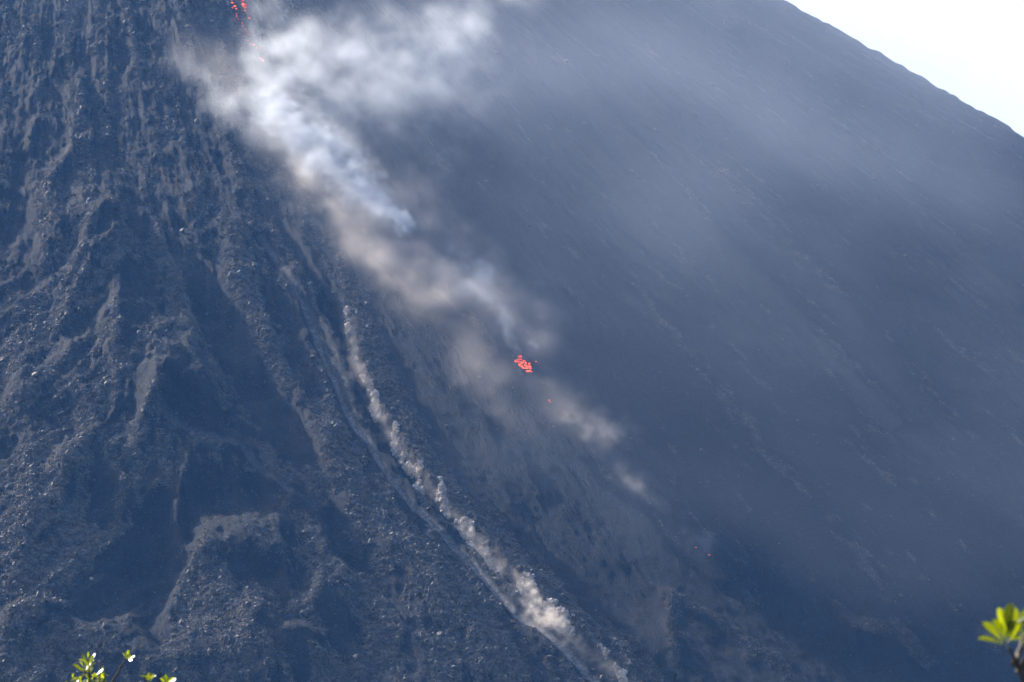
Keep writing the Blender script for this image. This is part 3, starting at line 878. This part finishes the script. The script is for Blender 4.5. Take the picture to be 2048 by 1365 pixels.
gd = Paint()
gd.stroke([(700, 640, 12, .25), (716, 725, 16, .5), (735, 780, 12, .4), (745, 805, 10, .6), (790, 880, 14, .25), (880, 1000, 14, .4), (920, 1035, 16, .3), (950, 1070, 14, .5), (1010, 1130, 22, .45), (1056, 1170, 20, .7),
           (1080, 1215, 26, .9), (1110, 1245, 26, 1.0), (1140, 1275, 24, .5), (1180, 1300, 20, .35), (1240, 1350, 16, .5), (1270, 1380, 22, .4)])
for q in ((1085, 1200, 6), (1066, 1180, 5), (1120, 1238, 6), (1100, 1222, 7), (1108, 1236, 5), (1088, 1218, 5), (1128, 1250, 5), (747, 800, 5), (943, 1060, 5), (1056, 1166, 6)): gd.blob(q[0], q[1], q[2], q[2] * .8, 0, 1.6)
gd.blob(1085, 1236, 46, 22, 40, .8)
gd.d *= 0.75
o = cloud('gully_dust', M_PALE_DUST, gd, [(672, 590), (1270, 1385), (1180, 1225), (1040, 1270)], 0.5, 10, 2.4, 1.0, 2.4, 97, warp=9, contrast=2.6, ridged=True, octv=3, solid=0.3)
tag(o, 'pale sunlit dust billowing down the narrow gully', 'dust', kind='stuff')

# ------------------------------------------------------------------ shrubs in front of the viewer
def leaf_material():
    m, nt, out = new_mat('shrub_leaf')
    geo = node(nt, 'ShaderNodeObjectInfo')
    r1 = node(nt, 'ShaderNodeValToRGB')
    r1.color_ramp.elements[0].color = (0.05, 0.068, 0.003, 1); r1.color_ramp.elements[1].color = (0.21, 0.24, 0.005, 1)
    nt.links.new(geo.outputs['Random'], r1.inputs['Fac'])
    bs = node(nt, 'ShaderNodeBsdfPrincipled'); bs.inputs['Roughness'].default_value = 0.33
    nt.links.new(r1.outputs[0], bs.inputs['Base Color'])
    tr = node(nt, 'ShaderNodeBsdfTranslucent')
    mx = node(nt, 'ShaderNodeMix', data_type='RGBA', blend_type='MULTIPLY'); mx.inputs[0].default_value = 1
    mx.inputs[7].default_value = (2.0, 2.05, 0.16, 1)
    nt.links.new(r1.outputs[0], mx.inputs[6]); nt.links.new(mx.outputs[2], tr.inputs['Color'])
    ms = node(nt, 'ShaderNodeMixShader'); ms.inputs[0].default_value = 0.6
    nt.links.new(bs.outputs[0], ms.inputs[1]); nt.links.new(tr.outputs[0], ms.inputs[2])
    nt.links.new(ms.outputs[0], out.inputs['Surface'])
    return m
def bark_material():
    m, nt, out = new_mat('shrub_bark')
    bs = node(nt, 'ShaderNodeBsdfPrincipled'); bs.inputs['Roughness'].default_value = 0.8
    geo = node(nt, 'ShaderNodeNewGeometry')
    n1 = node(nt, 'ShaderNodeTexNoise'); n1.inputs['Scale'].default_value = 60
    nt.links.new(geo.outputs['Position'], n1.inputs['Vector'])
    r1 = node(nt, 'ShaderNodeValToRGB')
    r1.color_ramp.elements[0].color = (0.012, 0.009, 0.007, 1); r1.color_ramp.elements[1].color = (0.06, 0.042, 0.03, 1)
    nt.links.new(n1.outputs['Fac'], r1.inputs['Fac']); nt.links.new(r1.outputs[0], bs.inputs['Base Color'])
    nt.links.new(bs.outputs[0], out.inputs['Surface'])
    return m
M_LEAF, M_BARK = leaf_material(), bark_material()

def leaf_mesh(seed, flat=False):
    """obovate blade along +Y, unit length, normal +Z, folded along the midrib and bent"""
    rs = random.Random(seed)
    prof = [(0.0, 0.03), (0.15, 0.07), (0.35, 0.17), (0.58, 0.255), (0.78, 0.25), (0.92, 0.15), (1.0, 0.02)]
    bend = rs.uniform(0.08, 0.22); fold = rs.uniform(0.25, 0.45)
    if flat: bend, fold = 0.03, 0.04
    v = []
    for t, w in prof:
        z = -bend * t * t
        v += [(-w, t, z + fold * w), (0, t, z), (w, t, z + fold * w)]
    f = []
    for k in range(len(prof) - 1):
        q = k * 3
        f += [(q, q + 1, q + 4, q + 3), (q + 1, q + 2, q + 5, q + 4)]
    return mesh_from('leaf', v, f, M_LEAF, True)
LEAVES = [leaf_mesh(k) for k in range(5)]
FLAT_LEAF = leaf_mesh(9, True)

def tube(name, pts, r0, r1, parent, seg=7):
    v = []; f = []
    n = len(pts)
    for k, p in enumerate(pts):
        d = (pts[min(k + 1, n - 1)] - pts[max(k - 1, 0)]).normalized()
        s = d.orthogonal().normalized(); t = d.cross(s)
        r = r0 + (r1 - r0) * k / (n - 1)
        r *= 1 + 0.12 * math.sin(k * 2.3)
        for q in range(seg):
            an = 2 * math.pi * q / seg
            v.append(p + (s * math.cos(an) + t * math.sin(an)) * r)
        if k:
            for q in range(seg):
                a0 = (k - 1) * seg + q; a1 = (k - 1) * seg + (q + 1) % seg
                f.append((a0, a1, a1 + seg, a0 + seg))
    f.append(tuple(range(seg))[::-1]); f.append(tuple(range((n - 1) * seg, n * seg)))
    o = bpy.data.objects.new(name, mesh_from(name, [tuple(x) for x in v], f, M_BARK, True))
    link(o, parent)
    return o

def curve_pts(p, q, sag, n=8):
    side = Vector((random.uniform(-1, 1), random.uniform(-1, 1), 0)) * sag
    return [p.lerp(q, k / n) + side * math.sin(math.pi * k / n) * (q - p).length + Vector((random.uniform(-1, 1), 0, random.uniform(-1, 1))) * 0.004 for k in range(n + 1)]

GLINT = (SUN_DIR + Vector((0, -1, -0.07)).normalized()).normalized()   # blades turned this way mirror the sun

def add_leaf(root, base, direction, length, normal=None, flat=False):
    o = bpy.data.objects.new('leaf', FLAT_LEAF if flat else random.choice(LEAVES))
    y = direction.normalized()
    z = (normal if normal is not None else Vector((random.gauss(0, .5), random.gauss(0, .5), 1)))
    x = y.cross(z).normalized(); z = x.cross(y).normalized()
    M = Matrix((x, y, z)).transposed().to_4x4() @ Matrix.Diagonal((length * (1.0 if flat else random.uniform(0.55, 0.8)), length, length, 1.0))
    M.translation = base
    o.matrix_world = M
    link(o, root)
    o.matrix_parent_inverse = Matrix.Translation(-root.location)
    return o

def whorl(root, tip, axis, n, length, spread=0.9, glint=0):
    axis = axis.normalized()
    s = axis.orthogonal().normalized(); t = axis.cross(s)
    for k in range(n):
        an = 2.4 * k + random.uniform(-.3, .3)
        out_ = (s * math.cos(an) + t * math.sin(an))
        el = spread * random.uniform(0.55, 1.2)
        d = axis * math.cos(el) + out_ * math.sin(el)
        add_leaf(root, tip - axis * 0.012 * k * length / 0.06 * 0.4, d, length * random.uniform(0.75, 1.1), -out_ + axis * 0.6)

def shrub(name, label, dist, base_ab, stems, group=None):
    """stems: list of (fork point, tip point, leaf count, leaf length, glint leaves) in bearings at the shrub's distance"""
    def at(a, b, dd=0): return Vector(ray(a, b) / ray(a, b)[1] * (dist + dd))
    foot = at(*base_ab); foot.z = -1.8
    root = bpy.data.objects.new(name, None); root.location = foot; link(root)
    tag(root, label, 'shrub', group)
    inv = Matrix.Translation(-foot)
    crown = at(base_ab[0], base_ab[1])
    o = tube('stem', [foot.lerp(crown, k / 9) + Vector((0.03 * math.sin(k * 1.3), 0.03 * math.cos(k * 1.7), 0)) for k in range(10)], 0.028, 0.012, root)
    o.matrix_parent_inverse = inv
    for (fk, tip, nl, ln, extra) in stems:
        p = crown if fk is None else at(*fk)
        q = at(tip[0], tip[1], random.uniform(-.15, .15))
        pts = curve_pts(p, q, 0.03)
        o = tube('branch', pts, 0.0075, 0.0032, root); o.matrix_parent_inverse = inv
        axis = (pts[-1] - pts[-3])
        if nl: whorl(root, q, axis, nl, ln)
        for (la, lb, ta, tb, gl) in extra:                # blades placed one by one: root and tip of the blade
            P, Q = at(la, lb), at(ta, tb)
            d = Q - P
            if gl == 1: nrm = GLINT
            elif gl == 2: nrm = Vector((0.15, -0.75, 0.6))
            else: nrm = Vector((random.gauss(0, .4), -0.5, 0.8))
            if gl == 1:                                   # keep the blade's outline while it faces the glint
                d = d + Vector((0, -1, 0)) * (d.dot(GLINT) / max(-GLINT.y, .2)) * -1 if abs(GLINT.y) > .2 else d
            add_leaf(root, P, d, d.length, nrm, gl == 1)
    return root

shrub('shrub', 'leafy shrub with white shining leaves at the bottom left edge', 24.0, (185, 1430), [
    (None, (178, 1328), 7, 0.060, [(181, 1323, 188, 1306, 1), (172, 1322, 165, 1309, 2), (176, 1318, 177, 1303, 0)]),
    ((184, 1400), (176, 1345), 8, 0.058, [(172, 1340, 180, 1325, 1), (168, 1345, 147, 1328, 2), (166, 1334, 160, 1322, 0), (184, 1338, 184, 1328, 2)]),
    ((186, 1410), (196, 1356), 9, 0.060, [(193, 1350, 206, 1339, 1), (180, 1362, 172, 1350, 2), (205, 1352, 218, 1350, 0), (207, 1345, 205, 1333, 0), (184, 1360, 187, 1352, 2)]),
    ((186, 1420), (160, 1362), 8, 0.055, [(150, 1372, 158, 1358, 1), (140, 1363, 158, 1355, 0), (144, 1356, 147, 1347, 2), (128, 1372, 134, 1362, 2)]),
    ((205, 1390), (252, 1316), 4, 0.040, [(255, 1316, 257, 1300, 2), (255, 1320, 263, 1311, 2), (258, 1318, 270, 1315, 1), (257, 1319, 266, 1321, 1), (250, 1316, 246, 1305, 0)]),
    ((180, 1420), (172, 1368), 6, 0.050, []),
    ((170, 1430), (146, 1378), 8, 0.052, []),
    ((196, 1380), (199, 1320), 0, 0, []),
    ((200, 1390), (212, 1348), 0, 0, []),
])
shrub('shrub', 'low shrub sprig with two leafy tips right of the bottom left shrub', 24.6, (318, 1440), [
    (None, (299, 1358), 6, 0.052, [(297, 1357, 301, 1346, 2), (299, 1358, 308, 1354, 2), (296, 1356, 291, 1350, 0)]),
    ((316, 1410), (334, 1364), 7, 0.055, [(331, 1370, 336, 1352, 2), (336, 1368, 352, 1359, 1), (330, 1368, 321, 1356, 0)]),
    ((300, 1400), (286, 1344), 0, 0, []),
])
shrub('shrub', 'blurred yellow-green shrub branch rising into the lower right corner', 9.0, (2078, 1440), [
    (None, (2012, 1292), 1, 0.022, [(2005, 1284, 1968, 1242, 2), (2006, 1290, 1956, 1274, 0), (2009, 1275, 2002, 1214, 2), (2014, 1272, 2020, 1205, 0),
                                    (2018, 1270, 2033, 1215, 0), (2016, 1284, 2026, 1234, 2), (2010, 1280, 1990, 1236, 2), (2022, 1280, 2044, 1240, 2), (2030, 1250, 2054, 1232, 1), (2036, 1250, 2060, 1216, 2)]),
    ((2030, 1330), (2048, 1268), 5, 0.034, []),
    ((2036, 1350), (2068, 1300), 6, 0.034, []),
])

# ------------------------------------------------------------------ the air
def haze():
    x0, x1, y0, y1, z0, z1 = -1700, 1400, -350, 3170, -6.0, 700.0
    v = [(x, y, z) for z in (z0, z1) for y in (y0, y1) for x in (x0, x1)]
    f = [(0, 2, 3, 1), (4, 5, 7, 6), (0, 1, 5, 4), (2, 6, 7, 3), (0, 4, 6, 2), (1, 3, 7, 5)]
    m, nt, out = new_mat('haze')
    pv = node(nt, 'ShaderNodeVolumePrincipled')
    pv.inputs['Color'].default_value = (*HAZE_COLOR, 1)
    pv.inputs['Density'].default_value = HAZE_DENSITY
    pv.inputs['Density Attribute'].default_value = ''
    pv.inputs['Anisotropy'].default_value = 0.0
    nt.links.new(pv.outputs[0], out.inputs['Volume'])
    o = bpy.data.objects.new('haze', mesh_from('haze', v, f, m))
    tag(link(o), kind='stuff')
haze()
